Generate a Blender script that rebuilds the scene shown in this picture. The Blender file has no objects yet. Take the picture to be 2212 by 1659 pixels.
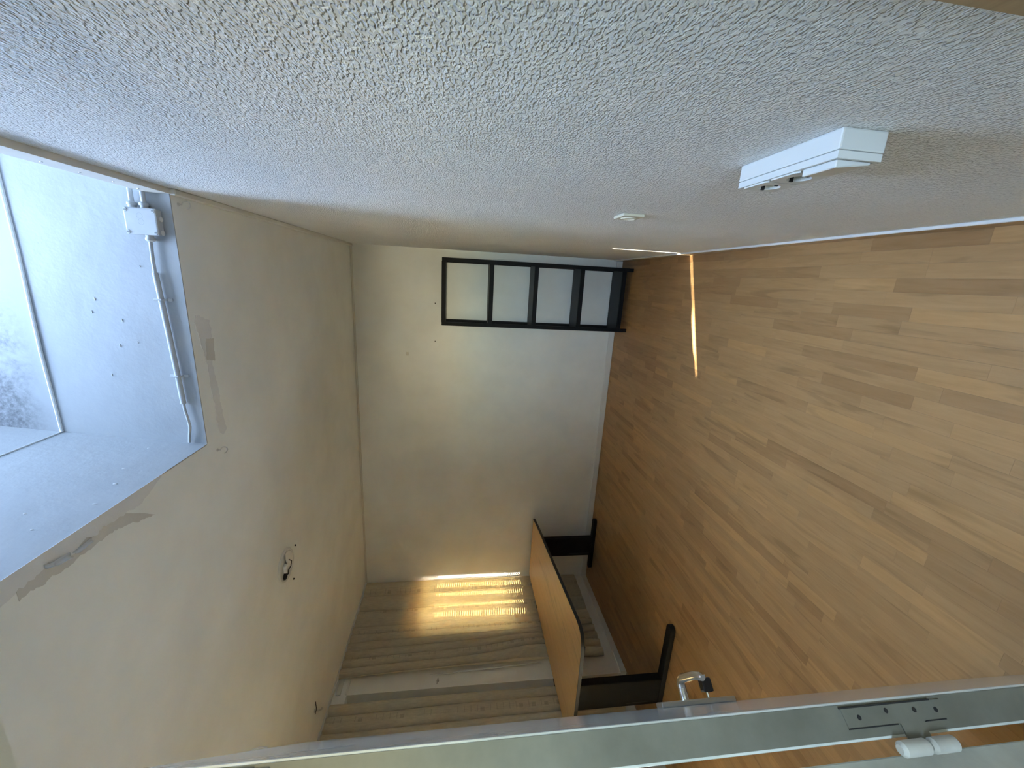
import bpy, bmesh, math, random
from mathutils import Vector, Matrix
random.seed(7)
S = bpy.context.scene
COL = S.collection

# ------------------------------------------------------------------ camera
CAMZ = 1.65
YAW, PITCH, ROLL, FPX = 0.258786, 0.135107, 0.0192556, 860.786
cf = Vector((-math.sin(YAW)*math.cos(PITCH), math.cos(YAW)*math.cos(PITCH), -math.sin(PITCH)))
r0 = Vector((math.cos(YAW), math.sin(YAW), 0)); u0 = r0.cross(cf)
cr = r0*math.cos(ROLL) + u0*math.sin(ROLL)
cu = -r0*math.sin(ROLL) + u0*math.cos(ROLL)
cam = bpy.data.cameras.new('camera'); cam_o = bpy.data.objects.new('camera', cam); COL.objects.link(cam_o)
# the phone was held on its side: the picture's right is the room's down
m = Matrix((( -cu.x, cr.x, -cf.x, 0), (-cu.y, cr.y, -cf.y, 0), (-cu.z, cr.z, -cf.z, CAMZ), (0, 0, 0, 1)))
cam_o.matrix_world = m
cam.sensor_fit = 'HORIZONTAL'; cam.sensor_width = 36.0; cam.lens = FPX/2212*36.0
cam.clip_start = 0.01; cam.clip_end = 200
S.camera = cam_o

# ------------------------------------------------------------------ light
SUN_AZ = 0.38                 # metres towards the back wall per metre towards the right wall
SUN_EL = math.radians(24.0)
sd = Vector((1, SUN_AZ, 0)).normalized()*math.cos(SUN_EL) + Vector((0, 0, -math.sin(SUN_EL)))
sun = bpy.data.lights.new('sun', 'SUN'); sun.energy = 80.0; sun.angle = math.radians(0.53); sun.color = (1.0, 0.90, 0.74)
sun_o = bpy.data.objects.new('sun', sun); COL.objects.link(sun_o)
sun_o.rotation_euler = sd.to_track_quat('-Z', 'Y').to_euler(); sun_o.location = (-20, -6, 12)
W = bpy.data.worlds.new('sky'); S.world = W; W.use_nodes = True
nt = W.node_tree; nt.nodes.clear()
sky = nt.nodes.new('ShaderNodeTexSky'); sky.sky_type = 'NISHITA'; sky.sun_disc = False
sky.sun_elevation = SUN_EL; sky.sun_rotation = math.atan2(-1, -SUN_AZ); sky.dust_density = 0.2
hs = nt.nodes.new('ShaderNodeHueSaturation'); hs.inputs['Saturation'].default_value = 0.80
bg = nt.nodes.new('ShaderNodeBackground'); bg.inputs['Strength'].default_value = 14.0
wo = nt.nodes.new('ShaderNodeOutputWorld')
nt.links.new(sky.outputs[0], hs.inputs['Color']); nt.links.new(hs.outputs[0], bg.inputs[0]); nt.links.new(bg.outputs[0], wo.inputs[0])
XO_ = -3.877
def portal(name, loc, direction, sx, sy):
    l = bpy.data.lights.new(name, 'AREA'); l.shape = 'RECTANGLE'; l.size = sx; l.size_y = sy; l.cycles.is_portal = True
    o = bpy.data.objects.new(name, l); COL.objects.link(o); o.location = loc
    o.rotation_euler = Vector(direction).to_track_quat('-Z', 'Y').to_euler()
portal('skylight_portal', (-0.045, 1.15, 4.415), (0, 0, -1), .98, 1.05)
portal('low_fill_portal', (XO_-.01, .875, .70), (1, 0, 0), 1.1, .65)
portal('hall_fill_portal', (.07, -2.09, 1.81), (0, 1, 0), .98, .30)
S.view_settings.view_transform = 'Standard'; S.view_settings.look = 'None'
S.view_settings.gamma = 1.0; S.view_settings.use_curve_mapping = False
S.view_settings.exposure = 1.13
S.cycles.use_denoising = True
S.cycles.max_bounces = 16; S.cycles.diffuse_bounces = 10; S.cycles.transparent_max_bounces = 12
S.cycles.sample_clamp_indirect = 6.0
S.cycles.caustics_reflective = False; S.cycles.caustics_refractive = False

# ------------------------------------------------------------------ dimensions (metres, floor at 0)
RX, LX, BY, CZ = 0.246, -3.577, 4.096, 2.673     # right wall, left wall, back wall, ceiling
FY = 0.33                                        # room face of the wall with the doorway
SKX, SKX1, SKY0, SKY1 = -0.724, -0.672, 0.62, 1.671   # ceiling opening under the skylight
SKR = 0.45                                       # right side of the shaft, beyond the wall
RINGZ, TOPZ = 3.184, 4.40

# ------------------------------------------------------------------ materials
def mat(name, color=(.8, .8, .8), rough=.6, metal=0.0, spec=.5):
    mt = bpy.data.materials.new(name); mt.use_nodes = True
    b = mt.node_tree.nodes['Principled BSDF']
    b.inputs['Base Color'].default_value = (*color, 1); b.inputs['Roughness'].default_value = rough
    b.inputs['Metallic'].default_value = metal; b.inputs['Specular IOR Level'].default_value = spec
    return mt, mt.node_tree, b
def N(t, kind, **kw):
    n = t.nodes.new('ShaderNode'+kind)
    for k, v in kw.items():
        if k in n.inputs: n.inputs[k].default_value = v
        else: setattr(n, k, v)
    return n
def pos(t): return N(t, 'NewGeometry').outputs['Position']
def noise(t, vec, scale, detail=3, rough=.55, dist=0):
    n = N(t, 'TexNoise', Scale=scale, Detail=detail, Roughness=rough, Distortion=dist); t.links.new(vec, n.inputs['Vector']); return n.outputs['Fac']
def ramp(t, fac, stops):
    r = N(t, 'ValToRGB'); e = r.color_ramp.elements
    while len(e) > 1: e.remove(e[-1])
    e[0].position, e[0].color = stops[0][0], (*stops[0][1], 1)
    for p, c in stops[1:]:
        x = e.new(p); x.color = (*c, 1)
    t.links.new(fac, r.inputs['Fac']); return r.outputs['Color']
def mixc(t, fac, a, b, mode='MIX'):
    n = N(t, 'Mix', data_type='RGBA', blend_type=mode)
    for s, v in ((n.inputs[0], fac), (n.inputs[6], a), (n.inputs[7], b)):
        if hasattr(v, 'links'): t.links.new(v, s)
        elif isinstance(v, (int, float)): s.default_value = v
        else: s.default_value = (*v, 1)
    return n.outputs[2]
def math_(t, op, a, b=0.0):
    n = N(t, 'Math', operation=op)
    for s, v in ((n.inputs[0], a), (n.inputs[1], b)):
        if hasattr(v, 'links'): t.links.new(v, s)
        else: s.default_value = v
    return n.outputs[0]
def bump(t, b, h, strength, dist):
    n = N(t, 'Bump', Strength=strength, Distance=dist); t.links.new(h, n.inputs['Height']); t.links.new(n.outputs[0], b.inputs['Normal'])
def scaled(t, vec, s, off=None):
    n = N(t, 'Mapping'); n.inputs['Scale'].default_value = s; t.links.new(vec, n.inputs['Vector'])
    return n.outputs[0]
M = {}
def painted(name, c, rough, s1, strength, dist, mottling=.06, scale_m=3.0):
    mt, t, b = mat(name, c, rough, spec=.3)
    p = pos(t); n = noise(t, p, scale_m, 4)
    lo = tuple(v*(1-mottling) for v in c); hi = tuple(min(1, v*(1+mottling*.6)) for v in c)
    t.links.new(ramp(t, n, [(.3, lo), (.7, hi)]), b.inputs['Base Color'])
    bump(t, b, noise(t, p, s1, 4, .6), strength, dist)
    M[name] = mt; return mt, t, b
# spatter plaster of the right wall
mt, t, b = mat('spatter_plaster', (.80, .80, .78), .75, spec=.25)
p = pos(t)
pm = scaled(t, p, (1.0, .5, 1.0))
v = noise(t, pm, 235.0, 1.0, .5)
v2 = noise(t, pm, 90.0, 2, .5)
blob = ramp(t, v, [(.42, (0, 0, 0)), (.60, (1, 1, 1))])
h = math_(t, 'ADD', blob, math_(t, 'MULTIPLY', v2, .5))
bump(t, b, h, .95, .0032)
t.links.new(ramp(t, noise(t, p, 2.2, 4), [(.3, (.82, .825, .81)), (.7, (.87, .875, .86))]), b.inputs['Base Color'])
M['spatter'] = mt
painted('wall_paint', (.85, .86, .83), .7, 160, .15, .002)
painted('ceiling_paint', (.84, .855, .815), .75, 60, .12, .002)
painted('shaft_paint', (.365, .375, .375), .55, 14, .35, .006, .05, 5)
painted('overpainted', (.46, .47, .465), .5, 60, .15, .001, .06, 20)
painted('white_plastic', (.66, .67, .64), .35, 200, .03, .0005, .03)
painted('old_plastic', (.66, .63, .50), .4, 200, .03, .0005, .05)
painted('trim_paint', (.70, .68, .62), .5, 90, .1, .001)
painted('white_gloss', (.78, .78, .75), .35, 90, .1, .001)
painted('jamb_paint', (.54, .53, .46), .45, 60, .25, .002, .2, 14)
painted('flake', (.74, .745, .73), .7, 90, .3, .002, .1)
painted('bare_plaster', (.60, .585, .54), .8, 90, .3, .002, .12)
painted('terrace', (.68, .67, .64), .8, 20, .2, .004)  # pale unseen ground, added to bounce sun indoors
painted('roof_grey', (.35, .35, .35), .8, 20, .3, .01)
M['black'] = mat('black_metal', (.010, .010, .011), .6, spec=.15)[0]
M['black_plastic'] = mat('black_plastic', (.015, .015, .018), .4)[0]
M['dark'] = mat('dark_hole', (.02, .018, .015), .9)[0]
M['chrome'] = mat('polished_metal', (.72, .72, .70), .18, 1.0)[0]
M['steel'] = mat('brushed_steel', (.55, .55, .53), .35, 1.0)[0]
M['seam'] = mat('edge_band_black', (.010, .010, .011), .5)[0]
# shelf board, dark
mt, t, b = mat('shelf_black_wood', (.02, .019, .018), .5)
t.links.new(ramp(t, noise(t, scaled(t, pos(t), (4, 60, 60)), 3, 3), [(.3, (.007, .007, .007)), (.7, (.017, .016, .015))]), b.inputs['Base Color']); M['shelf'] = mt
# mouldy shaft face
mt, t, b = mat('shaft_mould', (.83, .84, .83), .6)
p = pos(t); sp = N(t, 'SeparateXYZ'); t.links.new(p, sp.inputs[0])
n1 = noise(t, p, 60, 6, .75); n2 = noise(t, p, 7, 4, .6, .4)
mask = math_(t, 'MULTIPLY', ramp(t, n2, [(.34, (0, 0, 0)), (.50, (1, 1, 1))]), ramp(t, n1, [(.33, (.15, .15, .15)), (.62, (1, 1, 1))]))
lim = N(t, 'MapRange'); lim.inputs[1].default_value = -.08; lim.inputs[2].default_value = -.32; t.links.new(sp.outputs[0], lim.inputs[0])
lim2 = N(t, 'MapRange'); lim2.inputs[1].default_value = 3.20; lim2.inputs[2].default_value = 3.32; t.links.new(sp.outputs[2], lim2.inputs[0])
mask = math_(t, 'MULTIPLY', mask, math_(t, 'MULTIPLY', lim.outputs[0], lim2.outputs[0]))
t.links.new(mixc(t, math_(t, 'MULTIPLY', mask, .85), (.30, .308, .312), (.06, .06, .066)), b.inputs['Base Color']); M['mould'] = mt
# glossy door paint
mt, t, b = mat('door_gloss', (.60, .62, .58), .14); p = pos(t)
bump(t, b, noise(t, p, 22, 3), .06, .002)
t.links.new(ramp(t, noise(t, p, 6, 5, .65), [(.32, (.50, .52, .48)), (.6, (.63, .65, .61))]), b.inputs['Base Color']); M['door'] = mt
mt, t, b = mat('door_edge_shaded_paint', (.45, .47, .42), .4); p = pos(t)  # same white as the door, darkened to paint in the edge's shade
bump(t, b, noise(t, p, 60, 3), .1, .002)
t.links.new(ramp(t, noise(t, p, 10, 5, .65), [(.3, (.140, .136, .105)), (.65, (.190, .185, .148))]), b.inputs['Base Color']); M['door_edge_shaded'] = mt
# laminate floor: each strip has its own tone
def wood(name, lo, hi, axis_scale, rough, spec=.4, tone=True):
    mt, t, b = mat(name, lo, rough, spec=spec); p = pos(t)
    if tone:
        a1 = N(t, 'Attribute', attribute_type='OBJECT', attribute_name='tone'); a2 = N(t, 'Attribute', attribute_type='GEOMETRY', attribute_name='tone')
        tn = math_(t, 'ADD', a1.outputs['Fac'], a2.outputs['Fac'])
        off = N(t, 'CombineXYZ'); 
        for k, q in enumerate((37.0, 91.0, 53.0)): t.links.new(math_(t, 'MULTIPLY', tn, q), off.inputs[k])
        va = N(t, 'VectorMath', operation='ADD'); t.links.new(p, va.inputs[0]); t.links.new(off.outputs[0], va.inputs[1]); p2 = va.outputs[0]
    else: tn = None; p2 = p
    g = noise(t, scaled(t, p2, axis_scale), 1.0, 6, .62, .6)
    g2 = noise(t, scaled(t, p2, tuple(v*.35 for v in axis_scale)), 1.0, 3, .5, 1.2)
    c = ramp(t, g, [(.25, lo), (.75, hi)])
    dk = tuple(v*.52 for v in lo)
    c = mixc(t, math_(t, 'MULTIPLY', ramp(t, g2, [(.57, (0, 0, 0)), (.70, (1, 1, 1))]), .42), c, dk)
    if tone:
        c = mixc(t, 1.0, c, ramp(t, tn, [(0, (.80, .77, .75)), (.25, (.95, .95, .95)), (.75, (1.0, 1.0, 1.0)), (1, (1.1, 1.08, 1.02))]), 'MULTIPLY')
    t.links.new(c, b.inputs['Base Color']); M[name] = mt
wood('floor_wood', (.36, .205, .083), (.445, .266, .12), (46, 5, 46), .45, .25)
wood('desk_wood', (.58, .36, .16), (.66, .43, .21), (30, 4, 30), .4, tone=False)
wood('skirting_wood', (.33, .23, .13), (.40, .29, .17), (60, 5, 60), .45, tone=False)
# curtain cloth: lets light through, with a faint printed column of squares and scribbles
mt = bpy.data.materials.new('curtain_cloth'); mt.use_nodes = True; t = mt.node_tree; t.nodes.clear()
uv = N(t, 'UVMap'); sp = N(t, 'SeparateXYZ'); t.links.new(uv.outputs[0], sp.inputs[0])
# u in metres of cloth width, v in metres of height
band = math_(t, 'FRACT', math_(t, 'MULTIPLY', sp.outputs[0], 1/.42))
inband = math_(t, 'MULTIPLY', math_(t, 'GREATER_THAN', band, .42), math_(t, 'LESS_THAN', band, .62))
cellv = math_(t, 'MULTIPLY', sp.outputs[1], 1/.055); fv = math_(t, 'FRACT', cellv); iv = math_(t, 'FLOOR', cellv)
wn = N(t, 'TexWhiteNoise', noise_dimensions='1D'); t.links.new(iv, wn.inputs['W'])
sq = math_(t, 'MULTIPLY', math_(t, 'GREATER_THAN', wn.outputs['Value'], .72), math_(t, 'MULTIPLY', math_(t, 'LESS_THAN', fv, .62), math_(t, 'GREATER_THAN', band, .50)))
ln = math_(t, 'MULTIPLY', math_(t, 'LESS_THAN', wn.outputs['Value'], .5), math_(t, 'LESS_THAN', fv, .12))
scr = noise(t, scaled(t, uv.outputs[0], (120, 55, 1)), 1.0, 2, .5, 1.5)
scr = math_(t, 'MULTIPLY', math_(t, 'LESS_THAN', math_(t, 'ABSOLUTE', math_(t, 'SUBTRACT', scr, .5)), .02), math_(t, 'MULTIPLY', math_(t, 'GREATER_THAN', band, .54), math_(t, 'LESS_THAN', band, .6)))
prn = math_(t, 'MINIMUM', 1.0, math_(t, 'ADD', math_(t, 'MULTIPLY', sq, .30), math_(t, 'ADD', math_(t, 'MULTIPLY', ln, .25), math_(t, 'MULTIPLY', scr, .4))))
prn = math_(t, 'MULTIPLY', prn, inband)
weave = noise(t, scaled(t, uv.outputs[0], (60, 14, 1)), 1.0, 4, .6)
base = ramp(t, weave, [(.3, (.57, .53, .43)), (.7, (.69, .64, .52))])
colr = mixc(t, prn, base, (.22, .18, .13))
df = N(t, 'BsdfDiffuse', Roughness=.8); tr = N(t, 'BsdfTranslucent'); mx = N(t, 'MixShader'); mx.inputs[0].default_value = .22
t.links.new(colr, df.inputs['Color'])
t.links.new(mixc(t, 1.0, colr, (1.0, .77, .38), 'MULTIPLY'), tr.inputs['Color'])
out = N(t, 'OutputMaterial'); t.links.new(df.outputs[0], mx.inputs[1]); t.links.new(tr.outputs[0], mx.inputs[2]); t.links.new(mx.outputs[0], out.inputs['Surface'])
M['curtain'] = mt
# cream plastic roller shutter, glows in the sun
mt = bpy.data.materials.new('shutter_plastic'); mt.use_nodes = True; t = mt.node_tree; t.nodes.clear()
c = ramp(t, noise(t, pos(t), 30, 3), [(.3, (.74, .52, .20)), (.7, (.80, .58, .24))])
df = N(t, 'BsdfDiffuse'); tr = N(t, 'BsdfTranslucent'); mx = N(t, 'MixShader'); mx.inputs[0].default_value = .14
t.links.new(c, df.inputs[0]); t.links.new(c, tr.inputs[0])
out = N(t, 'OutputMaterial'); t.links.new(df.outputs[0], mx.inputs[1]); t.links.new(tr.outputs[0], mx.inputs[2]); t.links.new(mx.outputs[0], out.inputs['Surface'])
M['shutter'] = mt
# thin clear pane
mt = bpy.data.materials.new('window_glass'); mt.use_nodes = True; t = mt.node_tree; t.nodes.clear()
tp = N(t, 'BsdfTransparent'); tp.inputs[0].default_value = (.93, .95, .95, 1); gl = N(t, 'BsdfGlossy', Roughness=.02); fr = N(t, 'Fresnel', IOR=1.45); mx = N(t, 'MixShader')
t.links.new(fr.outputs[0], mx.inputs[0]); t.links.new(tp.outputs[0], mx.inputs[1]); t.links.new(gl.outputs[0], mx.inputs[2])
out = N(t, 'OutputMaterial'); t.links.new(mx.outputs[0], out.inputs['Surface']); M['glass'] = mt

# ------------------------------------------------------------------ mesh helpers
def box(bm, x0, x1, y0, y1, z0, z1, mtx=None):
    x0, x1 = min(x0, x1), max(x0, x1); y0, y1 = min(y0, y1), max(y0, y1); z0, z1 = min(z0, z1), max(z0, z1)
    vs = [bm.verts.new(Vector(c)) for c in ((x0, y0, z0), (x1, y0, z0), (x1, y1, z0), (x0, y1, z0), (x0, y0, z1), (x1, y0, z1), (x1, y1, z1), (x0, y1, z1))]
    if mtx is not None:
        for q in vs: q.co = mtx @ q.co
    for f in ((3, 2, 1, 0), (4, 5, 6, 7), (0, 1, 5, 4), (1, 2, 6, 5), (2, 3, 7, 6), (3, 0, 4, 7)): bm.faces.new([vs[i] for i in f])
    return vs
def BM(): return bmesh.new()
def boxm(*a):
    bm = BM(); box(bm, *a); return bm
def bev(bm, w, seg=2):
    bmesh.ops.bevel(bm, geom=list(bm.edges), offset=w, segments=seg, profile=.6, affect='EDGES', clamp_overlap=True); return bm
def tube(bm, pts, rad, seg=10, caps=True):
    pts = [Vector(q) for q in pts]; rads = rad if isinstance(rad, (list, tuple)) else [rad]*len(pts); rings = []
    up = None
    for i, q in enumerate(pts):
        d = (pts[min(i+1, len(pts)-1)]-pts[max(i-1, 0)]).normalized()
        if up is None: up = d.orthogonal().normalized()
        up = (up - d*up.dot(d)).normalized(); s = d.cross(up)
        rings.append([bm.verts.new(q + (up*math.cos(2*math.pi*k/seg)+s*math.sin(2*math.pi*k/seg))*rads[i]) for k in range(seg)])
    for a, b2 in zip(rings, rings[1:]):
        for k in range(seg): bm.faces.new((a[k], a[(k+1) % seg], b2[(k+1) % seg], b2[k]))
    if caps: bm.faces.new(rings[0][::-1]); bm.faces.new(rings[-1])
    return bm
def lathe(bm, prof, mtx=Matrix(), seg=28, a0=0, a1=2*math.pi):
    full = abs(a1-a0-2*math.pi) < 1e-6; n = seg if full else seg+1; rings = []
    for rr, zz in prof:
        rings.append([bm.verts.new(mtx @ Vector((rr*math.cos(a0+(a1-a0)*k/seg), rr*math.sin(a0+(a1-a0)*k/seg), zz))) for k in range(n)])
    for a, b2 in zip(rings, rings[1:]):
        for k in range(seg):
            j = (k+1) % n
            bm.faces.new((a[k], a[j], b2[j], b2[k]))
    return bm
def prism(bm, pts, z0, z1):
    a = [bm.verts.new((x, y, z0)) for x, y in pts]; b2 = [bm.verts.new((x, y, z1)) for x, y in pts]; n = len(pts)
    bm.faces.new(a[::-1]); bm.faces.new(b2)
    for k in range(n): bm.faces.new((a[k], a[(k+1) % n], b2[(k+1) % n], b2[k]))
    return bm
def quad(bm, *pts): return bm.faces.new([bm.verts.new(Vector(q)) for q in pts])
def obj(name, bm, m, parent=None, smooth=False, loc=None):
    bmesh.ops.recalc_face_normals(bm, faces=bm.faces)
    me = bpy.data.meshes.new(name); bm.to_mesh(me); bm.free()
    if m: me.materials.append(M[m])
    if smooth:
        me.polygons.foreach_set('use_smooth', [True]*len(me.polygons))
        me.set_sharp_from_angle(angle=math.radians(40))
    o = bpy.data.objects.new(name, me); COL.objects.link(o)
    if loc is not None: o.location = loc
    if parent is not None: o.parent = parent
    return o
def empty(name, loc=(0, 0, 0), rz=0):
    o = bpy.data.objects.new(name, None); COL.objects.link(o); o.location = loc; o.rotation_euler = (0, 0, rz); o.empty_display_size = .05
    return o
def tag(o, label, cat, group=None):
    o['label'] = label; o['category'] = cat
    if group: o['group'] = group
    return o
def struct(o, label=None):
    o['kind'] = 'structure'
    if label: o['label'] = label
    return o

# ------------------------------------------------------------------ shell
T = .25
XO = LX-.30     # outside of the window wall
floor = struct(obj('floor', boxm(XO, .9, -1.9, BY+T, -.2, -.004), 'skirting_wood'), 'light wood laminate strip floor')
wr = BM(); box(wr, RX, RX+.9, FY+.02, BY+T, -.2, CZ)
struct(obj('wall_right', wr, 'spatter'), 'white spatter-plastered wall on the right')
struct(obj('wall_back', boxm(XO-T, RX, BY, BY+T, -.2, CZ+.25), 'wall_paint'), 'plain off-white end wall')
# window wall: low window by the corner, pier, tall window down to the floor
W1Y0, W1Y1, W1Z0, W1Z1 = 3.32, 4.075, .86, 2.16
PIER = 2.805
W2Y0, W2Y1, W2Z1 = 1.25, 1.405, 2.56
LWY0, LWY1, LWZ0, LWZ1 = .55, 1.20, .15, 1.25     # added low window, unseen behind the door, lights the ceiling
RCX = LX-.12      # back of the floor-level recess beside the pier
wl = BM()
box(wl, XO, LX, PIER, W1Y0, -.2, CZ); box(wl, XO, LX, W1Y0, BY, -.2, W1Z0); box(wl, XO, LX, W1Y0, BY, W1Z1, CZ); box(wl, XO, LX, W1Y1, BY, W1Z0, W1Z1)
box(wl, XO, LX, FY, LWY0, -.2, CZ); box(wl, XO, LX, LWY0, LWY1, -.2, LWZ0); box(wl, XO, LX, LWY0, LWY1, LWZ1, CZ); box(wl, XO, LX, LWY1, W2Y0, -.2, CZ); box(wl, XO, LX, W2Y0, PIER, W2Z1, CZ)
box(wl, XO, LX, W2Y1, 2.45, -.2, W2Z1); box(wl, XO, RCX, 2.45, PIER, -.2, W2Z1)
struct(obj('wall_left', wl, 'wall_paint'), 'window wall behind the curtains')
wf = BM(); box(wf, XO, -.66, .18, FY, -.2, CZ); box(wf, -.66, RX, .18, FY, 2.06, CZ); box(wf, RX+.005, .9, .18, FY, -.2, CZ)
struct(obj('wall_front', wf, 'wall_paint'), 'wall with the doorway')
HW0, HW1, HZ0, HZ1 = -.42, .56, 1.66, 1.96  # window added behind the camera as fill light
hw = BM(); box(hw, -1.6, -1.35, -1.9, .18, -.2, CZ); box(hw, .65, .9, -1.9, .18, -.2, CZ)
box(hw, -1.6, HW0, -2.1, -1.9, -.2, CZ); box(hw, HW1, .9, -2.1, -1.9, -.2, CZ); box(hw, HW0, HW1, -2.1, -1.9, -.2, HZ0); box(hw, HW0, HW1, -2.1, -1.9, HZ1, CZ)
box(hw, HW0-.25, HW0-.05, -2.6, -2.1, -.2, CZ)  # unseen fin added to keep the sun out of the hall window
struct(obj('wall_hall', hw, 'wall_paint'), 'hallway walls behind the doorway, with an added sun fin outside')
cl = BM(); CT = CZ+.25
e_ = .004
box(cl, XO-T, SKX-e_, -2.1, BY, CZ, CT); box(cl, SKX-e_, SKR+e_, -2.1, SKY0-e_, CZ, CT); box(cl, SKX-e_, .9, SKY1+e_, BY, CZ, CT); box(cl, SKR+e_, 1.15, -2.1, SKY1+.3, CZ, CT)
ceiling = struct(obj('ceiling', cl, 'ceiling_paint'), 'off-white ceiling with peeling paint round the skylight shaft')
# skylight shaft: boards lining the hole
def shaft(name, m, *quads):
    bm = BM()
    for q in quads:
        quad(bm, *q)
    o = obj(name, bm, m, ceiling)
    sm = o.modifiers.new('thickness', 'SOLIDIFY'); sm.thickness = .03; sm.offset = -1
    return o
yt = SKY1+.004
SKX2 = SKX1+.14      # the left lining leans in towards the top
def shell(name, m, a, b2, c, d, outward):
    bm = BM(); P = [Vector(q) for q in (a, b2, c, d)]; o2 = Vector(outward)*.0045
    A = [bm.verts.new(q) for q in P]; B = [bm.verts.new(q+o2) for q in P]
    bm.faces.new(A); bm.faces.new(B[::-1])
    for k in range(4): bm.faces.new((A[k], A[(k+1) % 4], B[(k+1) % 4], B[k]))
    return obj(name, bm, m, ceiling)
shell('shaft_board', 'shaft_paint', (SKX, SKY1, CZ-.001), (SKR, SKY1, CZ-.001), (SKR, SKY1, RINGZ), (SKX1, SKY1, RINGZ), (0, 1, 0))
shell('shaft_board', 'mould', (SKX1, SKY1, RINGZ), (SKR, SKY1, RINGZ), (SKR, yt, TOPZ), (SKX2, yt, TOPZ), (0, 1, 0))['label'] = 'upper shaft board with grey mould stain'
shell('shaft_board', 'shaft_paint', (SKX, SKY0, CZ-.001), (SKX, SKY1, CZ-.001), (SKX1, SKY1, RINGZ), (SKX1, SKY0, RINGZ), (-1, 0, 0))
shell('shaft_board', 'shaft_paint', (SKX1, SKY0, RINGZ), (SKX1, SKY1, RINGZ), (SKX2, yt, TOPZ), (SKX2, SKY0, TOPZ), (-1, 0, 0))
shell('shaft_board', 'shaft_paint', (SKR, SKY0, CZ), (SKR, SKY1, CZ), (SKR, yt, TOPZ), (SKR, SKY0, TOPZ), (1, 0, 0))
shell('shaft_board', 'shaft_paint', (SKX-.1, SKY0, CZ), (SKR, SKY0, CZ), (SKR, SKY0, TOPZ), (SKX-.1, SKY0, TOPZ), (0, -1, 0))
# paint beads along the folds of the shaft
bm = BM(); tube(bm, [(SKX1+.002, SKY1-.001, RINGZ), (-.35, SKY1-.003, RINGZ+.003), (0, SKY1-.001, RINGZ-.002), (SKR, SKY1-.001, RINGZ)], .006, 8)
obj('paint_bead', bm, 'white_gloss', ceiling, True)
bm = BM(); tube(bm, [(SKX1+.001, SKY0, RINGZ), (SKX1+.001, SKY1, RINGZ)], .003, 8); obj('paint_bead', bm, 'white_gloss', ceiling, True)
# skylight pane on its kerb
win = BM()
for a in ((SKX2-.06, SKX2+.02, SKY0-.06, yt+.06), (SKR-.02, SKR+.06, SKY0-.06, yt+.06), (SKX2+.02, SKR-.02, SKY0-.06, SKY0+.02), (SKX2+.02, SKR-.02, yt-.02, yt+.06)):
    box(win, a[0], a[1], a[2], a[3], TOPZ, TOPZ+.05)
w1 = struct(obj('window_1', win, 'white_plastic'), 'skylight frame on top of the shaft')
obj('pane', boxm(SKX2+.021, SKR-.021, SKY0+.021, yt-.021, TOPZ+.02, TOPZ+.026), 'glass', w1)
struct(obj('wall_sun_block', boxm(-1.35, -1.15, -1.5, 3.6, CT, 5.25), 'roof_grey'), 'added roof upstand that keeps sun out of the skylight')  # unseen block added so low sun misses the shaft

# floor strips: nearest ones as single planks, the rest joined
PW, GAP = .052, .0003
def proj(x, y, z=0.0):
    d = Vector((x, y, z-CAMZ)); Z = d.dot(cf)
    if Z < .05: return None
    return (1106 - FPX*d.dot(cu)/Z, 829.5 - FPX*d.dot(cr)/Z)
lens = [.20, .26, .32, .38, .44, .50, .56, .62]
strips = []
x = RX-.008; row = 0
while x > LX-.28:
    y = FY-.02-random.random()*.5
    while y < BY-.01:
        L = random.choice(lens); y1 = min(y+L, BY-.006); y0 = max(y, .18)
        if y1-y0 > .02 and not (x-PW < LX and y1 > PIER):
            strips.append((x-PW, x, y0, y1, random.random()))
        y += L
    x -= PW; row += 1
def score(s):
    q = [proj(*c) for c in ((s[0], s[2]), (s[1], s[2]), (s[1], s[3]), (s[0], s[3]))]
    if any(a is None for a in q): return 0
    cx = sum(a[0] for a in q)/4; cy = sum(a[1] for a in q)/4
    if not (-20 < cx < 2240 and -20 < cy < 1570-.11*(cx-1240)): return 0
    return abs(sum(q[i][0]*q[(i+1) % 4][1]-q[(i+1) % 4][0]*q[i][1] for i in range(4)))/2
strips.sort(key=score, reverse=True)
meshes = {}
for s in strips[:300]:
    w_, l_ = s[1]-s[0]-GAP, s[3]-s[2]-GAP; key = round(l_, 3)
    if key not in meshes:
        bm = boxm(-w_/2, w_/2, -l_/2, l_/2, -.004, 0)
        me = bpy.data.meshes.new('plank'); bm.to_mesh(me); bm.free(); me.materials.append(M['floor_wood']); meshes[key] = me
    o = bpy.data.objects.new('plank', meshes[key]); COL.objects.link(o); o.parent = floor
    o.location = ((s[0]+s[1])/2, (s[2]+s[3])/2, 0); o['tone'] = s[4]
bm = BM(); tones = []
for s in strips[300:]:
    box(bm, s[0]+GAP/2, s[1]-GAP/2, s[2]+GAP/2, s[3]-GAP/2, -.004, 0); tones += [s[4]]*6
rest = obj('plank_field', bm, 'floor_wood', floor); rest['kind'] = 'stuff'
at = rest.data.attributes.new('tone', 'FLOAT', 'FACE'); at.data.foreach_set('value', tones)

hb = BM()
for a in ((HW0, HW0+.04, HZ0, HZ1), (HW1-.04, HW1, HZ0, HZ1), (HW0, HW1, HZ0, HZ0+.04), (HW0, HW1, HZ1-.04, HZ1)): box(hb, a[0], a[1], -2.03, -1.97, a[2], a[3])
w4 = struct(obj('window_hall_fill', hb, 'white_gloss'), 'added hallway window for fill light')
obj('pane', boxm(HW0+.035, HW1-.035, -2.003, -1.997, HZ0+.035, HZ1-.035), 'glass', w4)

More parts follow.
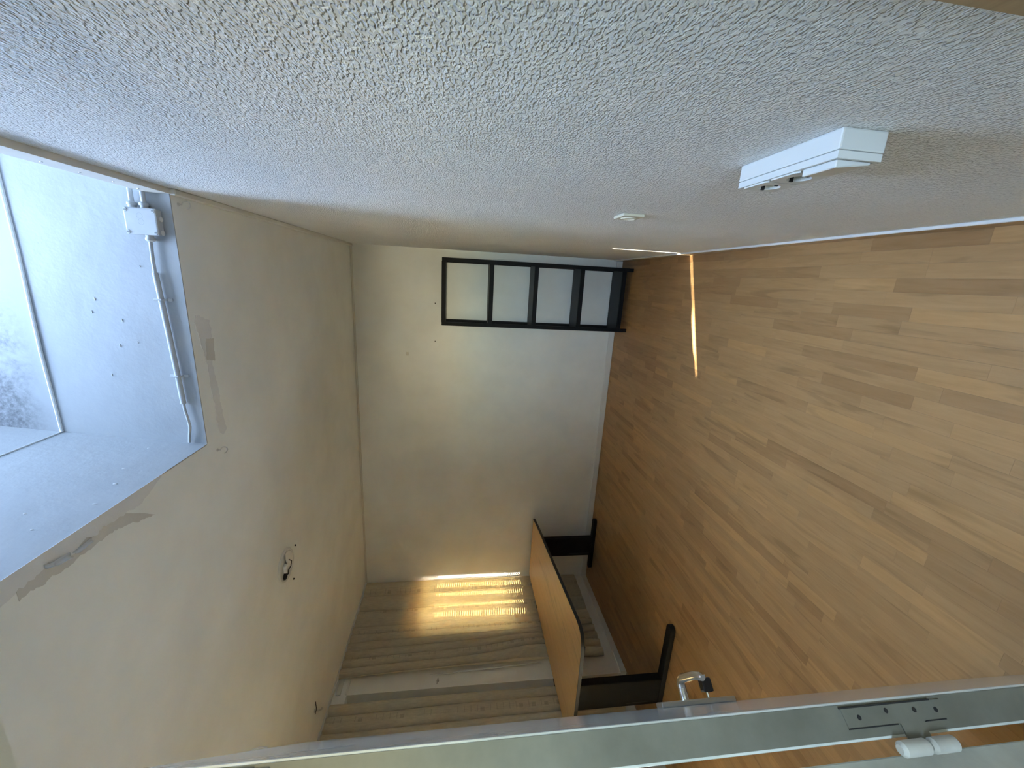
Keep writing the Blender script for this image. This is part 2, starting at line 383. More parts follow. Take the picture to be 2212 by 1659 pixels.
# skirtings and ceiling trims
sk = struct(obj('baseboard_right', boxm(RX-.009, RX, FY+.02, BY, 0, .085), 'skirting_wood'), 'wood-coloured skirting with a white top edge')
obj('top_strip', bev(boxm(RX-.011, RX, FY+.02, BY, .085, .092), .002, 1), 'white_gloss', sk)
struct(obj('baseboard_back', bev(boxm(LX, RX-.009, BY-.014, BY, 0, .062), .003, 1), 'white_gloss'), 'low white skirting along the end wall')
bl = struct(obj('baseboard_left', bev(boxm(LX, LX+.018, PIER, BY-.014, 0, .055), .003, 1), 'white_gloss'), 'white skirting under the curtain')
tr1 = struct(obj('trim_1', boxm(RX-.019, RX, SKY0, SKY1, CZ-.006, CZ+.075), 'trim_paint'), 'painted batten along the top of the right wall')
for k in range(9):
    yy = .72+k*.11+random.uniform(-.01, .01)
    bm = BM(); lathe(bm, [(.0001, .0012), (.003, .0008), (.0033, 0)], Matrix.Translation((RX-.019, yy, CZ+.045)) @ Matrix.Rotation(-math.pi/2, 4, 'Y'), 8)
    obj('nail_head', bm, 'steel', tr1)
struct(obj('trim_2', bev(boxm(RX-.022, RX, SKY1, BY, CZ-.022, CZ), .004, 1), 'trim_paint'), 'ceiling trim along the right wall')
struct(obj('trim_3', bev(boxm(LX, RX-.022, BY-.028, BY, CZ-.016, CZ), .004, 1), 'trim_paint'), 'ceiling trim along the end wall')
# doorway lining
struct(obj('trim_4', bev(boxm(-.66, -.575, .165, .312, 0, 2.06), .003, 1), 'jamb_paint'), 'scuffed painted jamb on the hinge side')
struct(obj('trim_5', boxm(RX-.006, RX+.01, .17, .352, 0, 2.06), 'skirting_wood'), 'brown jamb edge at the right wall')

# windows behind the curtains
wb = BM(); xg = LX-.17
for a in ((W1Y0, W1Y0+.05, W1Z0, W1Z1), (W1Y1-.03, W1Y1, W1Z0, W1Z1), (W1Y0, W1Y1, W1Z0, W1Z0+.05), (W1Y0, W1Y1, W1Z1-.05, W1Z1)):
    box(wb, xg-.03, xg+.03, a[0], a[1], a[2], a[3])
w2 = struct(obj('window_2', wb, 'white_gloss'), 'window by the end wall, behind the curtain')
obj('pane', boxm(xg-.003, xg+.003, W1Y0+.04, W1Y1-.03, W1Z0+.04, W1Z1-.04), 'glass', w2)
wb = BM()
for a in ((W2Y0, W2Y0+.015, 0, W2Z1), (W2Y1-.015, W2Y1, 0, W2Z1), (W2Y0, W2Y1, 0, .08), (W2Y0, W2Y1, W2Z1-.06, W2Z1)):
    box(wb, xg-.03, xg+.03, a[0], a[1], a[2], a[3])
w3 = struct(obj('window_3', wb, 'white_gloss'), 'narrow tall side light behind the nearer curtain')
obj('pane', boxm(xg-.003, xg+.003, W2Y0+.014, W2Y1-.014, .07, W2Z1-.05), 'glass', w3)

wb = BM()
for a in ((LWY0, LWY0+.04, LWZ0, LWZ1), (LWY1-.04, LWY1, LWZ0, LWZ1), (LWY0, LWY1, LWZ0, LWZ0+.04), (LWY0, LWY1, LWZ1-.10, LWZ1)): box(wb, xg-.03, xg+.03, a[0], a[1], a[2], a[3])
w5 = struct(obj('window_low_fill', wb, 'white_gloss'), 'added low window behind the open door, ceiling fill light')
obj('pane', boxm(xg-.003, xg+.003, LWY0+.035, LWY1-.035, LWZ0+.035, LWZ1-.035), 'glass', w5)
zz = LWZ0+.03
while zz < LWZ1-.02:
    lb_ = BM(); box(lb_, -.048, .048, LWY0+.001, LWY1-.001, -.0015, .0015, Matrix.Translation((xg+.09, 0, zz)) @ Matrix.Rotation(-math.radians(38), 4, 'Y'))  # added slats, tilted to send ground light up to the ceiling
    obj('fill_louvre_slat', lb_, 'white_gloss', w5); zz += .045
# added ground slab: bounces sunlight up through the low window
struct(obj('floor_bounce', boxm(-14, XO, -8, 10, -.25, -.05), 'terrace'), 'added pale ground outside, bounces sun up into the room')

# ------------------------------------------------------------------ roller shutter outside the corner window
sx0 = XO-.012
bm = BM(); PZ = .0245; z = W1Z0+.002
while z < W1Z1-.002:
    z1 = min(z+PZ, W1Z1)
    slot = 1.03 < z < 2.03
    if not slot: box(bm, sx0, sx0+.006, W1Y0+.002, W1Y1-.002, z, z1)
    else:
        box(bm, sx0, sx0+.006, W1Y0+.002, W1Y1-.002, z+.006, z1)
        yy = W1Y0+.002
        while yy < W1Y1:
            box(bm, sx0, sx0+.006, yy, min(yy+.075, W1Y1-.002), z, z+.006); yy += .135
    z = z1
tag(obj('roller_shutter', bm, 'shutter'), 'cream slotted roller shutter glowing behind the far curtain', 'shutter')

# ------------------------------------------------------------------ curtains
def curtain(name, label, cat, foldfn, y_top, y_bot, z0, z1, nu, nv, edge_fn=None, xoff=0.0):
    """foldfn(s, q) -> x offset; s = 0..1 across, q = 0..1 from hem to rail"""
    bm = BM(); uvl = bm.loops.layers.uv.new('UVMap'); g = []
    wid = abs(y_top[1]-y_top[0])*1.5
    for j in range(nv+1):
        q = j/nv; zz = z0+(z1-z0)*q; rowv = []
        a = y_bot[0]+(y_top[0]-y_bot[0])*q; b2 = y_bot[1]+(y_top[1]-y_bot[1])*q
        for i in range(nu+1):
            s = i/nu; yy = a+(b2-a)*s
            dx, dy = foldfn(s, q)
            if edge_fn: dy += edge_fn(s, zz)
            rowv.append(bm.verts.new((-3.527+xoff+dx, yy+dy, zz)))
        g.append(rowv)
    for j in range(nv):
        for i in range(nu):
            f = bm.faces.new((g[j][i], g[j][i+1], g[j+1][i+1], g[j+1][i]))
            for lp, (ii, jj) in zip(f.loops, ((i, j), (i+1, j), (i+1, j+1), (i, j+1))):
                lp[uvl].uv = (ii/nu*wid, z0+(z1-z0)*jj/nv)
    o = obj(name, bm, 'curtain', None, True)
    for pl in o.data.polygons: pl.use_smooth = True
    return tag(o, label, cat, 'cream curtains along the window wall')
def smooth(a, b2, x): 
    x = max(0, min(1, (x-a)/(b2-a))); return x*x*(3-2*x)
def crease(ph, sharp=.55):
    return abs(math.sin(math.pi*ph))**sharp
def fold1(s, q):
    # wide soft folds by the end wall, tight creased folds by the pier
    k = smooth(.50, .72, s)
    ph = 6.0*s + 6.5*max(0, s-.52)*(1+.15*math.sin(3*q)) + .10*math.sin(2.3*q+4*s)
    a1 = (.016+.024*smooth(.30, .85, q))*(1-k); a2 = .046*k
    x = (a1+a2)*(crease(ph, .65-.2*k)-.6)+.006*math.sin(9*s+2*q)*(1-k)
    pinch = smooth(.955, .985, q)*.005*math.sin(2*math.pi*ph*3)
    drape = .07*smooth(.62, .88, s)*math.exp(-((q-.27)/.16)**2)*(1-smooth(.93, 1.0, s))
    return (x+pinch, drape)
c1 = curtain('curtain', 'cream curtain at the corner, lit yellow by sunlight through shutter slots', 'curtain', fold1, (4.082, 2.915), (4.078, 2.965), .165, CZ-.017, 420, 50)
def fold2(s, q):
    ph = 12.6*s+.14*math.sin(3*q+5*s)+.16*math.sin(31*s)
    ed = smooth(0, .015, 1-s)
    x = (.044+.010*math.sin(11*s))*ed*(crease(ph, .42)-.65)
    pinch = smooth(.95, .985, q)*.005*math.sin(2*math.pi*ph*3)*ed
    return (x+pinch, 0)
YS = 1.405
def edge2(s, z):
    if s < .9: return 0
    k = (s-.9)/.1
    gap = 0 if z > 1.34 else -.03
    if 1.47 < z < 1.60: gap = .045*math.sin(math.pi*(z-1.47)/.13)
    if z < 1.34: gap = -.03
    if 1.34 <= z < 1.40: gap = -.03*(1-(z-1.34)/.06)
    return gap*k
curtain('curtain', 'cream curtain hanging nearest the open door', 'curtain', fold2, (2.70, YS), (2.70, YS), .165, CZ-.017, 420, 60, edge2)
def fold3(s, q):
    ph = 1.6*s+.1*math.sin(3*q+5*s); ed = smooth(0, .03, s)
    return (.020*ed*math.sin(2*math.pi*ph), 0)
c3 = curtain('curtain', 'cream curtain hidden behind the open door', 'curtain', fold3, (YS-.0165, 1.21), (YS-.0165, 1.21), .165, CZ-.017, 100, 20, None, -.03)
# curtain rail on the pier head
rl = empty('curtain_rail', (LX, 2.0, CZ-.01))
def rel(o, root):
    o.parent = root; o.location = -root.location; return o
rel(obj('rail', bev(boxm(LX+.040, LX+.065, .75, BY-.02, CZ-.014, CZ), .002, 1), 'white_plastic'), rl)
struct(obj('trim_6', bev(boxm(LX, LX+.012, PIER, 3.2, CZ-.062, CZ-.022), .002, 1), 'trim_paint'), 'moulding at the head of the pier between the windows')
struct(obj('trim_7', bev(boxm(LX, LX+.014, PIER, 3.2, CZ-.118, CZ-.102), .002, 1), 'white_gloss'), 'thin white bead under the pier moulding')
tag(rl, 'white curtain rail at the ceiling above the curtains', 'curtain rail')
# pale strip along the far curtain's near edge
bm = BM(); pts = []
for k in range(13):
    q = k/12; pts.append((-3.545+.004*math.sin(k*1.7), 2.905+.045*(1-q)+.004*math.sin(k*2.3), .80+q*1.05))
tube(bm, pts, [.004]+[.007]*10+[.004, .002], 6)
obj('pale_edge', bm, 'white_plastic', c1, True)['label'] = 'pale edge strip'
# small tie-back hook on the pier
hk = empty('wall_hook', (LX, 2.87, 1.78))
bm = BM(); lathe(bm, [(.0001, .004), (.012, .004), (.012, 0)], Matrix.Rotation(math.pi/2, 4, 'Y'), 12); obj('rosette', bm, 'steel', hk)
bm = BM(); tube(bm, [(0, 0, 0), (.03, 0, 0), (.036, -.012, .0), (.036, -.04, .004), (.028, -.05, .006)], .004, 8); obj('hook', bm, 'steel', hk, True)
tag(hk, 'small metal tie-back hook between the two curtains', 'hook')

# ------------------------------------------------------------------ desk
dk = empty('desk', (-2.95, 3.1, 0))
ctrl = [(-2.70, 4.03), (-2.64, 3.72), (-2.575, 3.30), (-2.50, 2.82), (-2.44, 2.46), (-2.415, 2.30), (-2.43, 2.215), (-2.50, 2.172), (-2.65, 2.158), (-2.90, 2.152), (-3.20, 2.15), (-3.455, 2.15)]
def catmull(P, n=6):
    out_ = []
    for i in range(len(P)-1):
        p0, p1, p2, p3 = (Vector(P[max(0, min(len(P)-1, k))]) for k in (i-1, i, i+1, i+2))
        for k in range(n):
            u = k/n; out_.append(.5*((2*p1)+(-p0+p2)*u+(2*p0-5*p1+4*p2-p3)*u*u+(-p0+3*p1-3*p2+p3)*u**3))
    out_.append(Vector(P[-1])); return [tuple(q) for q in out_]
front = catmull(ctrl); outline = front+[(-3.455, 4.03)]
cx_, cy_ = -2.95, 3.1
ol = [(a-cx_, b2-cy_) for a, b2 in outline]
obj('desktop', prism(BM(), ol[::-1], .720, .745), 'desk_wood', dk)
# black edge band round the rim
n = len(ol); bm = BM(); ring_ = []
for k in range(n):
    a, b2, c = Vector(ol[k-1]), Vector(ol[k]), Vector(ol[(k+1) % n])
    d1 = (b2-a).normalized(); d2 = (c-b2).normalized(); nn = Vector((d1.y+d2.y, -d1.x-d2.x)).normalized()
    sgn = 1 if (b2+nn*.01-Vector((0, 0))).length > b2.length else -1
    ring_.append((b2, b2+nn*sgn*.004))
rows = [[bm.verts.new((q.x, q.y, zz)) for (q, zz) in ((i_, .7195), (o_, .7205), (o_, .7445), (i_, .7455))] for i_, o_ in ring_]
for k in range(n):
    A, B = rows[k], rows[(k+1) % n]
    for e in range(4): bm.faces.new((A[e], A[(e+1) % 4], B[(e+1) % 4], B[e]))
obj('edge_band', bm, 'seam', dk)
def leg(y, xf, xb, xc0, xc1):
    L_ = empty('leg_frame'); L_.parent = dk
    pts = []; rr = .035
    for k in range(9): a = -math.pi/2+math.pi*k/8; pts.append((xf-rr+rr*math.cos(a), y+rr*math.sin(a)))
    for k in range(9): a = math.pi/2+math.pi*k/8; pts.append((xb+rr+rr*math.cos(a), y+rr*math.sin(a)))
    pts = [(a-cx_, b2-cy_) for a, b2 in pts]
    f = prism(BM(), pts, .004, .042); obj('foot', bev(f, .006, 2), 'black', L_)
    obj('column', bev(boxm(xc0-cx_, xc1-cx_, y-.03-cy_, y+.03-cy_, .040, .690), .006, 2), 'black', L_)
    obj('cable_slot', boxm(xc0+.028-cx_, xc0+.036-cx_, y-.0315-cy_, y-.0285-cy_, .06, .30), 'shelf', L_)
    obj('bracket', bev(boxm(xb+.06-cx_, xf-.12-cx_, y-.025-cy_, y+.025-cy_, .688, .7195), .004, 1), 'black', L_)
leg(2.25, -2.45, -3.19, -3.175, -2.93)
leg(3.955, -2.665, -3.33, -3.14, -2.905)
obj('beam', bev(boxm(-3.06-cx_, -3.02-cx_, 2.27-cy_, 3.93-cy_, .655, .70), .004, 1), 'black', dk)
for yy in (3.55, 2.68):
    obj('cable_notch', bev(boxm(-3.475-cx_, -3.4535-cx_, yy-.03-cy_, yy+.03-cy_, .7195, .7475), .002, 1), 'seam', dk)
bm = BM(); lathe(bm, [(.0001, .001), (.006, .0008), (.0065, 0)], Matrix.Translation((-2.99-cx_, 3.99-cy_, .745)), 10); obj('screw_cap', bm, 'dark', dk)
tag(dk, 'wave-edged wooden desk with black rim and black T-shaped legs under the curtains', 'desk')

# ------------------------------------------------------------------ black shelf rack
sh = empty('shelf_rack', (-.145, 3.935, 0))
hx, hy, ps = .305, .145, .033
for ix in (-1, 1):
    for iy in (-1, 1):
        x0 = ix*hx; y0 = iy*hy
        obj('post', bev(boxm(min(x0, x0-ix*ps), max(x0, x0-ix*ps), min(y0, y0-iy*ps), max(y0, y0-iy*ps), 0, 1.812), .002, 1), 'black', sh)
for zc in (1.795, 1.358, .940, .497, .085):
    s_ = obj('shelf', bev(boxm(-hx+.004, hx-.004, -hy+.004, hy-.004, zc-.016, zc+.016), .002, 1), 'shelf', sh)
    obj('rail', bev(boxm(-hx+ps-.002, hx-ps+.002, -hy-.001, -hy+.02, zc-.019, zc+.019), .002, 1), 'black', s_)
tag(sh, 'tall narrow black five-tier shelf rack in the corner', 'shelf')

# ------------------------------------------------------------------ open door
HX, HY = -.517, .342
dd = Vector((-.816, .578, 0)).normalized(); DT, DW, DH = .040, .83, 2.022
door = struct(empty('door_1', (HX, HY, .008)), 'open white gloss door seen edge-on, with a lever handle and key')
door.rotation_euler = (0, 0, math.atan2(dd.y, dd.x))
# local x along the leaf, local -y towards the face seen by the room (its right side), thickness in +y
nrm = Vector((dd.y, -dd.x, 0))    # local -y in world
leaf = obj('leaf', bev(boxm(0, DW, 0, DT, 0, DH), .0025, 2), 'door', door)
obj('edge_strip', boxm(-.0006, .002, .003, DT-.003, .002, DH-.002), 'door_edge_shaded', leaf)
# hinge
def hinge(zc):
    h_ = empty('hinge'); h_.parent = door
    pl = BM(); box(pl, -.0022, .0, .007, .027, zc-.076, zc+.076); box(pl, -.0022, 0, .027, .046, zc-.034, zc+.0)
    obj('hinge_leaf', pl, 'door_edge_shaded', h_)
    ln_ = BM(); box(ln_, -.0026, -.0005, .0055, .0072, zc-.060, zc+.078); box(ln_, -.0026, -.0005, .0265, .0278, zc+.004, zc+.076); box(ln_, -.0026, -.0005, .0265, .0278, zc-.070, zc-.038)
    obj('hinge_groove', ln_, 'dark', h_)
    for dz_, dy_ in ((.055, .017), (.012, .013), (-.03, .015), (-.062, .017)):
        sb = BM(); lathe(sb, [(.0001, .0006), (.0026, .0006), (.003, 0)], Matrix.Translation((-.0022, dy_, zc+dz_)) @ Matrix.Rotation(-math.pi/2, 4, 'Y'), 8); obj('screw', sb, 'dark', h_)
    for za, zb in ((zc-.0185, zc+.024), (zc-.060, zc-.0205)):
        k = BM(); lathe(k, [(.0001, za), (.005, za), (.0085, za+.004), (.0085, zb-.004), (.005, zb), (.0001, zb)], Matrix.Translation((-.006, DT+.010, 0)), 16)
        obj('knuckle', k, 'jamb_paint', h_, True)
for zc in (1.063, .22, 1.91): hinge(zc)
# handle, plate and key on the room face (local y<0)
kx = DW-.058
hd = empty('lever_set'); hd.parent = door
obj('plate', bev(boxm(kx-.021, kx+.021, -.013, 0, .835, 1.06), .003, 2), 'steel', hd)
lev = BM(); zl = .978
tube(lev, [(kx, -.006, zl), (kx, -.040, zl), (kx-.002, -.052, zl), (kx-.010, -.060, zl), (kx-.022, -.063, zl-.001), (kx-.09, -.064, zl-.004), (kx-.118, -.060, zl-.006), (kx-.125, -.056, zl-.007)], [.012, .012, .012, .012, .0115, .0105, .0105, .008], 14)
obj('lever', lev, 'chrome', hd, True)
kb = BM(); tube(kb, [(kx, -.008, .905), (kx, -.026, .905)], .0035, 8); obj('key_shank', kb, 'chrome', hd)
obj('key_bow', bev(boxm(kx-.013, kx+.013, -.060, -.026, .888, .918), .005, 2), 'black_plastic', hd)
kr = BM(); box(kr, kx-.009, kx+.009, -.068, -.054, .898, .914); obj('key_cap', bev(kr, .003, 2), 'chrome', hd)
# paint curling off the top end of the free edge
for a, b2 in ((.47, .585), (.745, .80)):
    cb = BM(); tube(cb, [(a, -.001, DH-.001), (a+(b2-a)*.4, -.003, DH+.001), (a+(b2-a)*.75, -.002, DH+.0005), (b2, .004, DH+.003)], [.0005, .0016, .0014, .0005], 6); obj('paint_curl', cb, 'white_gloss', leaf, True)

# ------------------------------------------------------------------ right wall fittings
sk2 = empty('wall_socket', (RX, .716, 1.05))
DP = .042; hy2, hz2 = .113, .039
obj('back_box', bev(boxm(-DP*.72, 0, -hy2, hy2, -hz2, hz2), .003, 2), 'white_plastic', sk2)
cv = BM(); xa, xb = -DP, -DP*.74
for a in ((-hy2+.001, hy2-.001, hz2-.006, hz2-.001), (-hy2+.001, hy2-.001, -hz2+.001, -hz2+.006), (-hy2+.001, -hy2+.006, -hz2+.006, hz2-.006), (hy2-.006, hy2-.001, -hz2+.006, hz2-.006), (-.042, -.036, -hz2+.006, hz2-.006)): box(cv, xa, xb, *a)
obj('cover', cv, 'white_plastic', sk2)
def plate_with_hole(yc, hw_, hh_, r_, x_, depth, n_=32):
    bm = BM(); ci, sq, wl_ = [], [], []
    for k in range(n_):
        a = 2*math.pi*(k+.5)/n_; c_, s_ = math.cos(a), math.sin(a); f_ = min(hw_/abs(c_), hh_/abs(s_))
        ci.append(bm.verts.new((x_, yc+r_*c_, r_*s_))); sq.append(bm.verts.new((x_, yc+f_*c_, f_*s_)))
        wl_.append((bm.verts.new((x_+depth, yc+r_*.93*c_, r_*.93*s_)), bm.verts.new((x_+.010, yc+f_*c_, f_*s_))))
    for k in range(n_):
        j_ = (k+1) % n_
        bm.faces.new((ci[k], ci[j_], sq[j_], sq[k])); bm.faces.new((ci[j_], ci[k], wl_[k][0], wl_[j_][0])); bm.faces.new((sq[k], sq[j_], wl_[j_][1], wl_[k][1]))
    bm.faces.new([q[0] for q in wl_])
    return bm
for yc in (.072, .0):
    so = empty('outlet'); so.parent = sk2
    obj('insert', plate_with_hole(yc, .0345, .0335, .0195, -DP-.0025, .0135), 'white_plastic', so)
    for s_ in (-1, 1):
        pn = BM(); lathe(pn, [(.0026, .0006), (.0001, .0006)], Matrix.Translation((-DP+.011, yc, s_*.0095)) @ Matrix.Rotation(-math.pi/2, 4, 'Y'), 10); obj('pin_hole', pn, 'dark', so)
        obj('earth_clip', boxm(-DP-.0035, -DP+.008, yc+s_*.0185-.002, yc+s_*.0185+.002, -.003, .003), 'dark', so)
rk = BM(); vs = box(rk, -DP-.011, -DP+.002, -.1035, -.040, -.030, .030)
for q in vs:
    if q.co.x < -DP-.005 and q.co.z < 0: q.co.x += .008
obj('rocker', bev(rk, .0015, 1), 'white_plastic', sk2)
tag(sk2, 'white surface-mounted double socket with rocker switch low on the plastered wall', 'socket')
bp = empty('blank_socket', (RX, 1.487, 1.048))
obj('plate', bev(boxm(-.010, 0, -.048, .048, -.039, .039), .003, 2), 'old_plastic', bp)
fc = BM(); lathe(fc, [(.028, 0), (.027, .003), (.022, .004), (.021, .001), (.0001, .001)], Matrix.Translation((-.010, 0, 0)) @ Matrix.Rotation(-math.pi/2, 4, 'Y'), 24); obj('insert', fc, 'old_plastic', bp, True)
tag(bp, 'small yellowed square wall plate between the socket and the corner', 'wall plate')

# ------------------------------------------------------------------ junction box and conduit in the shaft
jb = empty('junction_box', (.127, SKY1, 2.755))
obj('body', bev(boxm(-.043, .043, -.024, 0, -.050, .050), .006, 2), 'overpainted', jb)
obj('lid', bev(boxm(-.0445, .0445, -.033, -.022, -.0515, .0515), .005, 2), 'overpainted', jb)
for a in (-1, 1):
    for b2 in (-1, 1):
        sb = BM(); lathe(sb, [(.0001, .002), (.006, .0015), (.0065, 0)], Matrix.Translation((a*.036, -.033, b2*.043)) @ Matrix.Rotation(math.pi/2, 4, 'X'), 12)
        s_ = obj('screw', sb, 'overpainted', jb)
        obj('slot', boxm(a*.036-.0008, a*.036+.0008, -.0356, -.0348, b2*.043-.004, b2*.043+.004), 'dark', s_)
sb = BM(); lathe(sb, [(.0085, 0), (.0092, .0003), (.010, 0)], Matrix.Translation((-.002, -.033, 0)) @ Matrix.Rotation(math.pi/2, 4, 'X'), 20); obj('emblem_ring', sb, 'overpainted', jb)
sb = BM(); lathe(sb, [(.0085, 0), (.0092, .0003), (.010, 0)], Matrix.Translation((.018, -.033, .002)) @ Matrix.Rotation(math.pi/2, 4, 'X'), 20); obj('emblem_ring', sb, 'overpainted', jb)
def gland(x0, x1, z):
    g_ = BM(); sgn = 1 if x1 > x0 else -1
    lathe(g_, [(.0001, 0), (.012, 0), (.012, .010), (.0145, .010), (.0145, .018), (.010, .022), (.0001, .022)], Matrix.Translation((x0, -.016, z)) @ Matrix.Rotation(sgn*math.pi/2, 4, 'Y'), 12)
    obj('gland', g_, 'overpainted', jb, True)
gland(.043, .06, .030); gland(.043, .06, -.008); gland(-.043, -.06, -.010)
for z in (.030, -.008):
    c_ = BM(); tube(c_, [(.058, -.016, z), (.118, -.016, z)], .0075, 10); obj('stub_conduit', c_, 'overpainted', jb, True)
for z in (-.034, .012):
    k = BM(); lathe(k, [(.0001, .004), (.009, .003), (.009, 0)], Matrix.Translation((0, -.012, -.050)) @ Matrix.Translation((z, 0, 0)) @ Matrix.Rotation(math.pi, 4, 'X'), 12); obj('knockout', k, 'trim_paint', jb)
tag(jb, 'white square junction box with cable glands on the skylight shaft', 'junction box')
cd = empty('conduit', (-.3, SKY1, 2.745))
def cpt(x, z, y=-.013): return (x+.3, y, z+1.65-2.745)
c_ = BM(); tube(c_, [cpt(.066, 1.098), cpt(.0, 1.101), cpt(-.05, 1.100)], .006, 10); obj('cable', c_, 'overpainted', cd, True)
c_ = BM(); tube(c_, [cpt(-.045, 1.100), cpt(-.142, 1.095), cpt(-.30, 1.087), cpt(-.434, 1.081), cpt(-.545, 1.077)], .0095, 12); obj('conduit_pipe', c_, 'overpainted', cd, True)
c_ = BM(); tube(c_, [cpt(-.54, 1.077), cpt(-.575, 1.076), cpt(-.61, 1.070), cpt(-.645, 1.067), cpt(-.68, 1.074), cpt(-.712, 1.080, -.010)], .005, 10); obj('cable', c_, 'overpainted', cd, True)
for x_, z_ in ((-.142, 1.095), (-.434, 1.081)):
    k = BM(); tube(k, [cpt(x_, z_-.012, -.002), cpt(x_, z_-.012, -.014), cpt(x_, z_-.007, -.023), cpt(x_, z_+.007, -.023), cpt(x_, z_+.012, -.014), cpt(x_, z_+.012, -.002)], .0035, 6)
    cl_ = obj('clip', k, 'overpainted', cd, True)
    for s_ in (-1, 1):
        q = cpt(x_, z_+s_*.024, 0); obj('clip_foot', bev(boxm(q[0]-.006, q[0]+.006, -.006, 0, q[2]-.009, q[2]+.009), .002, 1), 'overpainted', cl_)
tag(cd, 'white conduit with cable clipped along the skylight shaft', 'conduit')

# ------------------------------------------------------------------ ceiling fittings
rs = empty('ceiling_rose', (-1.757, 2.216, CZ))
fl_ = Matrix.Rotation(math.pi, 4, 'X')
k = BM(); lathe(k, [(.100, 0), (.100, .006), (.097, .012), (.091, .013), (.087, .011), (.085, .003), (.0001, .004)], fl_, 40); obj('dish', k, 'white_plastic', rs, True)
k = BM(); lathe(k, [(.0001, .011), (.083, .011), (.083, .009), (.0001, .009)], fl_, 20, math.radians(-150), math.radians(10)); obj('half_cover', k, 'white_gloss', rs)
obj('terminal_block', bev(boxm(-.03, .02, -.04, -.012, -.022, -.003), .003, 1), 'white_gloss', rs)
k = BM(); lathe(k, [(.020, .004), (.020, .014), (.012, .014), (.011, .006), (.0001, .006)], Matrix.Translation((-.055, -.03, 0)) @ fl_, 16); obj('cable_entry', k, 'dark', rs)
k = BM(); tube(k, [(-.055, -.03, -.006), (-.045, -.02, -.024), (-.02, -.02, -.026)], .004, 8); obj('wire', k, 'black_plastic', rs, True)
k = BM(); tube(k, [(.02, .03, -.006), (.0, .04, -.022), (-.03, .03, -.02), (-.05, .01, -.008)], .003, 8); obj('wire', k, 'black_plastic', rs, True)
tag(rs, 'open round white ceiling rose with loose wires', 'ceiling rose')
for i_, (a, b2) in enumerate(((-1.733, 2.372), (-1.933, 2.306))):
    k = BM(); tube(k, [(0, 0, .002), (0, 0, -.006)], [.006, .005], 10)
    tag(obj('wall_plug', k, 'dark', None, True, (a, b2, CZ)), ('dark empty plug hole beside the ceiling rose, toward the end wall', 'dark empty plug hole beside the ceiling rose, toward the curtains')[i_], 'wall plug', 'plug holes by the ceiling rose')
def cup_hook(loc, rz, m, label, r=.012):
    h_ = empty('cup_hook', loc, rz)
    k = BM(); lathe(k, [(.0001, .003), (.006, .003), (.007, 0)], fl_, 10); obj('base', k, m, h_)
    pts = [(0, 0, 0), (0, 0, -.012)]+[(r*math.sin(a), 0, -.012-r+r*math.cos(a)) for a in [math.radians(20+i*26) for i in range(10)]]
    k = BM(); tube(k, pts, .002, 6); obj('hook', k, m, h_, True)
    return tag(h_, label, 'hook')
cup_hook((-.779, 1.734, CZ), .5, 'steel', 'small dark metal cup hook at the shaft corner by the peeling paint', .014)
cup_hook((.199, 1.714, CZ), .3, 'white_plastic', 'small white cup hook on the ceiling beside the junction box', .014)
hh = empty('ceiling_hook', (-3.223, 2.431, CZ))
k = BM(); lathe(k, [(.0001, .004), (.014, .004), (.015, 0)], fl_, 12); obj('base', k, 'steel', hh)
k = BM(); tube(k, [(0, 0, 0), (0, 0, -.03), (-.02, .02, -.04), (-.05, .05, -.038), (-.065, .065, -.026)], .005, 8); obj('hook', k, 'steel', hh, True)
k = BM(); tube(k, [(.0, -.03, -.012), (.015, .0, -.014), (.06, .02, -.003)], .003, 6); obj('wire', k, 'black_plastic', hh, True)
tag(hh, 'dark metal hook with a wire end on the ceiling above the nearer curtain', 'hook')

# peeling paint on the ceiling round the shaft
def flake(pts, m, dz, curl=None):
    bm = BM(); n_ = len(pts); a = [bm.verts.new((x_, y_, CZ-dz)) for x_, y_ in pts]; b3 = [bm.verts.new((x_, y_, CZ)) for x_, y_ in pts]
    bm.faces.new(a); bm.faces.new(b3[::-1])
    for k_ in range(n_): bm.faces.new((a[k_], a[(k_+1) % n_], b3[(k_+1) % n_], b3[k_]))
    return obj('paint_flake', bm, m, ceiling)
def jag(p0, p1, n_, amp):
    p0, p1 = Vector(p0), Vector(p1); d = (p1-p0); nn = Vector((-d.y, d.x)).normalized(); n2 = n_*3; out_ = []; w_ = 0
    for k_ in range(n2):
        w_ = w_*.6+random.uniform(-amp, amp)*.7
        out_.append(tuple(p0+d*(k_/n2)+nn*w_))
    return out_
edge = jag((-.815, .64), (-.782, .90), 10, .008)+jag((-.780, .90), (-.762, 1.02), 6, .009)+jag((-.778, 1.02), (-.765, 1.17), 8, .008)+jag((-.765, 1.17), (-.775, 1.30), 7, .005)+jag((-.775, 1.30), (-.727, 1.42), 6, .003)
flake([(SKX, .64)]+edge+[(SKX, 1.43)], 'flake', .0022)
flake(jag((-.800, .92), (-.800, 1.02), 5, .006)+jag((-.805, 1.02), (-.800, 1.20), 8, .006)+jag((-.80, 1.20), (-.845, 1.345), 7, .004)+[(-.848, 1.352), (-.815, 1.31), (-.77, 1.24), (-.755, 1.0), (-.765, .92)], 'bare_plaster', .0011)
flake(jag((-.20, 1.72), (-.23, 1.80), 4, .004)+jag((-.23, 1.80), (-.36, 1.795), 6, .008)+jag((-.37, 1.78), (-.72, 1.815), 14, .007)+[(-.73, 1.79)]+jag((-.71, 1.765), (-.40, 1.745), 10, .006)+jag((-.40, 1.745), (-.22, 1.70), 7, .004), 'flake', .0018)
flake(jag((-.30, 1.765), (-.31, 1.815), 3, .004)+jag((-.31, 1.815), (-.40, 1.80), 4, .004)+jag((-.40, 1.80), (-.385, 1.745), 3, .004)+jag((-.385, 1.745), (-.31, 1.755), 3, .004), 'bare_plaster', .0024)
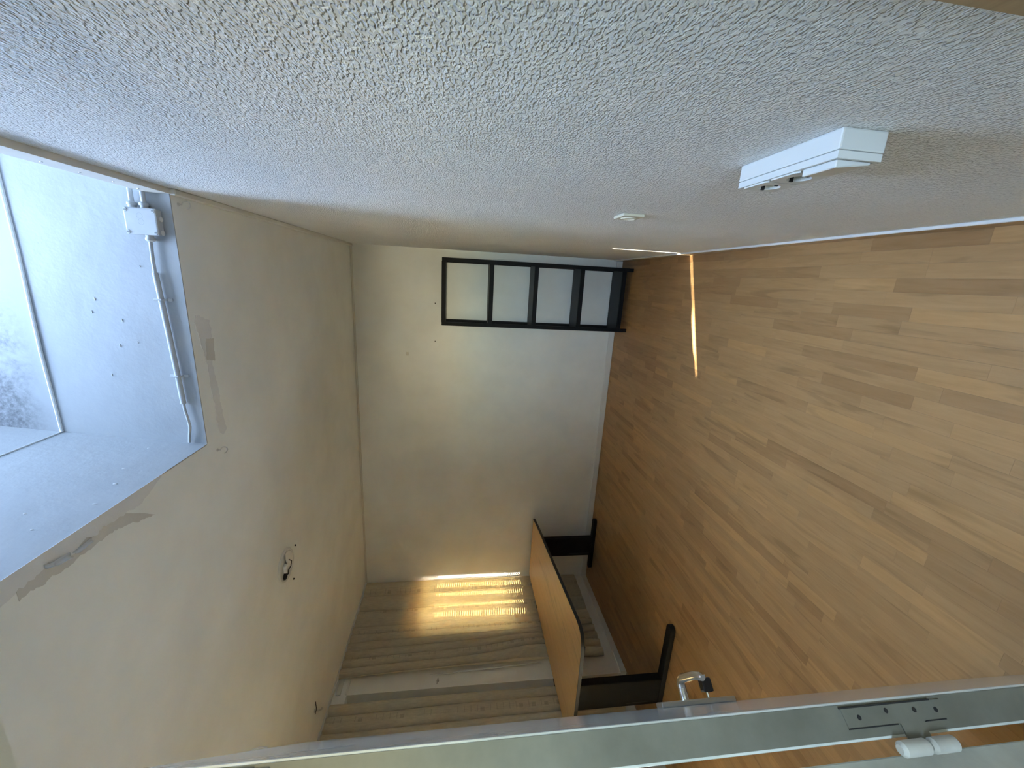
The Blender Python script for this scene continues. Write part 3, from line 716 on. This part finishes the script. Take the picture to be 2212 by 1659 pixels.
# little lumps and chips in the paint of the shaft
for k_ in range(14):
    if k_ % 2: o_ = Vector((random.uniform(-.62, .15), SKY1-.0005, random.uniform(2.74, 3.15))); mt_ = Matrix.Translation(o_) @ Matrix.Rotation(math.pi/2, 4, 'X')
    else:
        zz = random.uniform(2.72, 3.12); o_ = Vector((SKX+(SKX1-SKX)*(zz-CZ)/(RINGZ-CZ)+.0005, random.uniform(1.0, 1.6), zz)); mt_ = Matrix.Translation(o_) @ Matrix.Rotation(math.pi/2, 4, 'Y')
    k = BM(); r_ = random.uniform(.002, .005); lathe(k, [(.0001, .0018), (r_*.6, .0014), (r_, 0)], mt_ @ Matrix.Diagonal((1.8, .7, 1, 1)), 8); obj('paint_chip', k, ('overpainted', 'bare_plaster')[k_ % 3 == 0], ceiling, True)
def curl_(p, rz, w_, l_):
    bm = BM(); g = []
    for j in range(6):
        a = j/5*1.9; row_ = []
        for i in range(5):
            row_.append(bm.verts.new(((i/4-.5)*w_*(1-.25*j/5)+random.uniform(-.002, .002), l_*math.sin(a)/1.2, -.003-l_*.6*(1-math.cos(a)))))
        g.append(row_)
    for j in range(5):
        for i in range(4): bm.faces.new((g[j][i], g[j][i+1], g[j+1][i+1], g[j+1][i]))
    o = obj('paint_curl', bm, 'flake', ceiling, True, (p[0], p[1], CZ)); o.rotation_euler = (0, 0, rz)
    sm = o.modifiers.new('thickness', 'SOLIDIFY'); sm.thickness = .001
curl_((-.765, 1.03), 1.7, .05, .014); curl_((-.772, 1.09), 1.5, .06, .010); curl_((-.76, 1.0), 2.0, .03, .012)

# ------------------------------------------------------------------ small marks on the end wall
for i_, (a, z) in enumerate(((-.269, 1.888), (-.649, 1.887))):
    k = BM(); tube(k, [(0, .003, 0), (0, -.004, 0)], [.006, .005], 10)
    tag(obj('wall_plug', k, 'dark', None, True, (a, BY, z)), ('dark plug hole in the end wall above the shelf rack', 'dark plug hole in the end wall left of the shelf rack')[i_], 'wall plug', 'plug holes in the end wall')
k = boxm(-.018, .018, -.004, 0, -.012, .012)
tag(obj('filler_patch', bev(k, .002, 1), 'trim_paint', None, False, (-.786, BY, 2.164)), 'small grey rectangular patch high on the end wall', 'patch')
